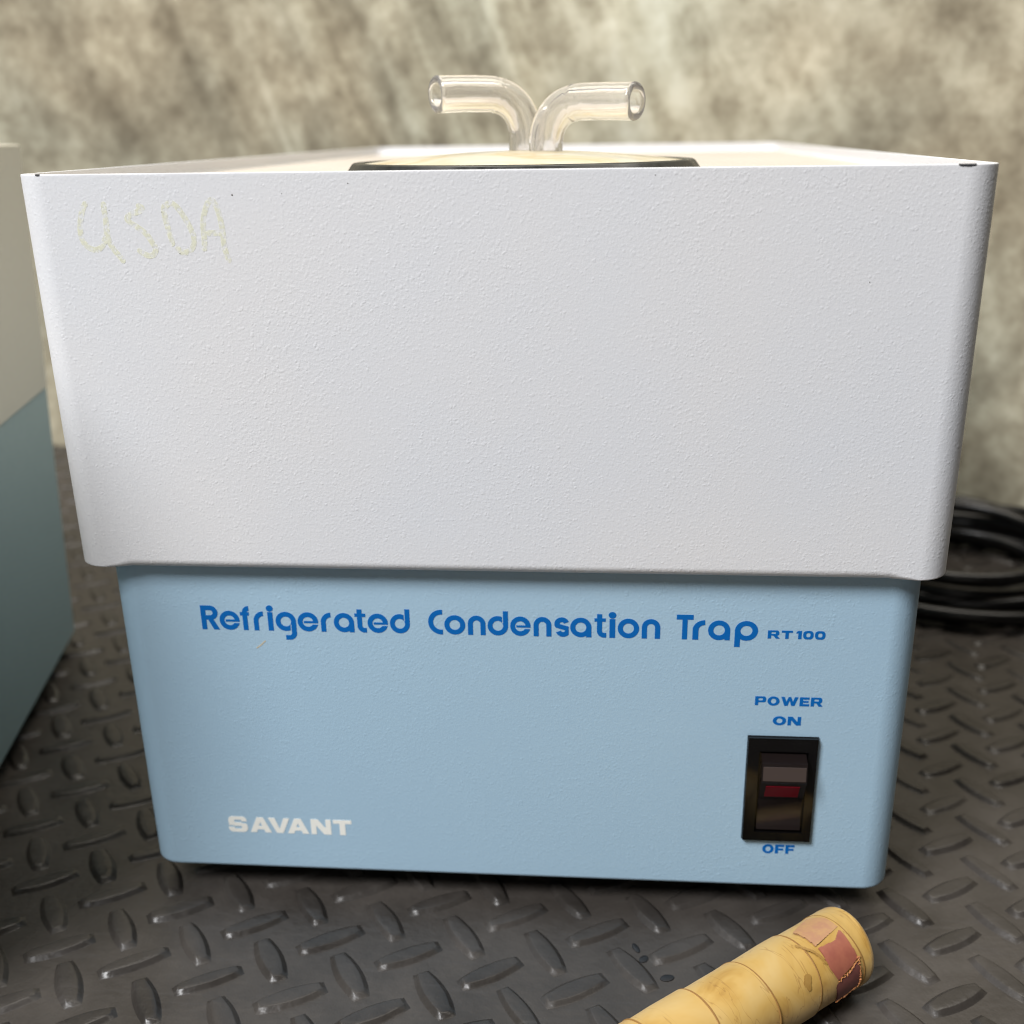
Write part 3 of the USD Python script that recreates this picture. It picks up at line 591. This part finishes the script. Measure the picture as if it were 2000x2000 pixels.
# ------------------------------------------------------------------ stick wrapped in old tape
e0, e1 = onto([0.1510, -0.0425]), onto([0.0857, -0.0985])      # along the axis on the mat, tip first
ax = e1 - e0; ax /= np.linalg.norm(ax); rotz = math.degrees(math.atan2(ax[1], ax[0])); RS = 0.0172
SK = thing('wrapped_handle', 'thick round handle wrapped in yellowed cloth tape with torn red patches near its end', 'handle', (float(e0[0]), float(e0[1]), RS + 0.0026 + FZ), rotz)
def band(x0, x1, ra, rb, seed, lean=0.0015, end=False, m=None):
    g = np.random.default_rng(seed); n, k = 64, 14; a = np.linspace(0, 2 * np.pi, n, endpoint=False)
    rows = []
    ph = g.uniform(0, 6.28)
    for i, t in enumerate(np.linspace(0, 1, k)):
        x = x0 + (x1 - x0) * t + lean * np.sin(a + ph) * (1 - t) + 0.0003 * np.sin(3 * a + ph) * (1 - t)
        r = ra + (rb - ra) * t + 0.0002 * np.sin(2 * a + 3 * t + ph) + 0.0002 * (meshkit.noise(np.stack([np.cos(a) * 3 + 9, np.sin(a) * 3 + 9, np.full(n, t * 4 + seed)], -1), seed) - .5)
        rows.append(np.stack([x, r * np.cos(a), r * np.sin(a)], 1))
    if end:
        q = []
        for t in np.radians(np.linspace(80, 5, 8)):
            r = ra - 0.0052 + 0.0052 * math.cos(t); x = x0 - 0.0036 * math.sin(t) + 0.0002 * np.sin(3 * a)
            q.append(np.stack([x + 0 * a + lean * np.sin(a + ph) * math.cos(t), r * np.cos(a), r * np.sin(a)], 1))
        q = [np.stack([np.full(n, x0 - 0.0028) , 0.0008 * np.cos(a), 0.0008 * np.sin(a)], 1)] + q
        rows = q + rows
    else:
        rows = [rows[0] - np.column_stack([0 * a - 0.0004, 0.0009 * np.cos(a), 0.0009 * np.sin(a)])] + rows
    return grid_mesh(np.stack(rows, 1), closed_u=True)
core = trimesh.creation.cylinder(RS - 0.0012, 0.20, sections=48); core.apply_transform(trimesh.transformations.rotation_matrix(np.pi / 2, [0, 1, 0])); core.apply_translation([0.106, 0, 0])
obj('core', core, tape_edge, SK)
edges = [0.0000, 0.0085, 0.0330, 0.0600, 0.0880, 0.1150, 0.1450, 0.2050]
for i in range(len(edges) - 1):
    up_ = 0.0003
    if i:
        a_ = np.linspace(0, 2 * np.pi, 65)
        ph_ = np.random.default_rng(20 + i).uniform(0, 6.28)
        seam_ = np.stack([edges[i] + 0.0015 * np.sin(a_ + ph_) + 0.0003 * np.sin(3 * a_ + ph_) - 0.0004, (RS + 0.0001) * np.cos(a_), (RS + 0.0001) * np.sin(a_)], 1)
        obj('tape_seam', sweep(seam_, 0.00042, 6, caps=False), tape_edge, SK, smooth=50)
    obj('tape_turn', band(edges[i], edges[i + 1] + 0.002, RS + (up_ if i else 0.0003), RS - 0.0001 if i else RS + 0.0002, 20 + i, end=(i == 0)), tape_mat, SK, smooth=40)
def patch(poly, off, name, mat, label):
    """poly in (x along the handle, angle in degrees): a thin piece lying on the curved tape."""
    pg = Polygon(poly).buffer(0)
    P_ = []
    xs = np.linspace(pg.bounds[0], pg.bounds[2], 44); ys = np.linspace(pg.bounds[1], pg.bounds[3], 60)
    vid = {}; V = []; F = []
    for i in range(len(xs) - 1):
        for j in range(len(ys) - 1):
            if pg.contains(Point((xs[i] + xs[i + 1]) / 2, (ys[j] + ys[j + 1]) / 2)):
                q = []
                for a_, b_ in ((i, j), (i + 1, j), (i + 1, j + 1), (i, j + 1)):
                    if (a_, b_) not in vid:
                        vid[(a_, b_)] = len(V); r_ = RS + 0.0006 + off - 0.0001; an = math.radians(ys[b_]); V.append([xs[a_], r_ * math.cos(an), r_ * math.sin(an)])
                    q.append(vid[(a_, b_)])
                F += [[q[0], q[1], q[2]], [q[0], q[2], q[3]]]
    t = trimesh.Trimesh(np.array(V), np.array(F), process=False)
    tv = t.copy(); tv.vertices *= np.array([1, 1 - 0.0005 / RS, 1 - 0.0005 / RS]); tv.invert()
    obj(name, cat(t, tv), mat, SK, smooth=True, label=label)
patch([(0.0096, 78), (0.0262, 70), (0.0275, 108), (0.014, 122), (0.0098, 104)], 0.0002, 'patch', patch_pink, 'faded pink patch')
patch([(0.0098, 30), (0.0140, 24), (0.0235, 16), (0.0262, 36), (0.0258, 66), (0.016, 64), (0.0104, 74)], 0.0002, 'patch', patch_red, 'red patch')
patch([(0.0098, -12), (0.0225, -24), (0.0245, 6), (0.0232, 13), (0.0170, 17), (0.0100, 26)], 0.0002, 'patch', patch_dark, 'dark red patch')
def crust_line(pts, seed):
    g = np.random.default_rng(seed); q = np.array(pts); t = np.linspace(0, 1, 40); i = np.linspace(0, 1, len(q))
    x = np.interp(t, i, q[:, 0]) + g.normal(0, 0.00035, 40); an = np.radians(np.interp(t, i, q[:, 1]) + g.normal(0, 1.6, 40)); r_ = RS + 0.0008
    obj('torn_edge', sweep(np.stack([x, r_ * np.cos(an), r_ * np.sin(an)], 1), 0, 6, radii=np.clip(g.normal(0.00022, 0.00012, 40), 0.0001, 0.0005)), crust, SK, smooth=50)
crust_line([(0.0098, 28), (0.0140, 21), (0.0170, 18), (0.0235, 14.5)], 1)
crust_line([(0.0096, -14), (0.0150, -20), (0.0228, -26)], 2)
crust_line([(0.0095, 30), (0.0097, 8), (0.0096, -13)], 3)

def stain(pts, seed, w):
    g = np.random.default_rng(seed); q = np.array(pts); i = np.linspace(0, 1, len(q)); t = np.linspace(0, 1, 50)
    c = np.stack([np.interp(t, i, q[:, 0]) + g.normal(0, 0.0002, 50), np.interp(t, i, q[:, 1]) + g.normal(0, 0.8, 50)], 1)
    sh = affinity.scale(LineString(np.stack([c[:, 0], np.radians(c[:, 1]) * RS], 1)).buffer(w), 1, 1)
    patch([(a_, math.degrees(b_ / RS)) for a_, b_ in sh.exterior.coords], 0.00005, 'stain', stain_mat, 'brown stain')
stain([(0.0335, 84), (0.0290, 66), (0.0262, 42), (0.0225, 34), (0.0215, 14)], 1, 0.0006)
stain([(0.0385, 42), (0.0392, 37), (0.0404, 34), (0.0398, 28)], 3, 0.0011)

# spots on the mat
for x_, y_, a_, b_, w_ in ((0.0758, -0.0450, 0.0034, 0.0022, 0.3), (0.062, -0.0255, 0.0014, 0.0036, 0.4), (0.0655, -0.033, 0.0028, 0.002, 1.0)):
    t = revolve([(1.0, -0.0002), (0.95, 0.0004), (0.6, 0.0007), (0, 0.0008)], 20); t.vertices *= np.array([a_, b_, 1.0])
    t.apply_transform(trimesh.transformations.rotation_matrix(w_, [0, 0, 1])); t.apply_translation([*onto([x_, y_]), FZ])
    obj('dark_spot', t, rubber, FL, smooth=30)
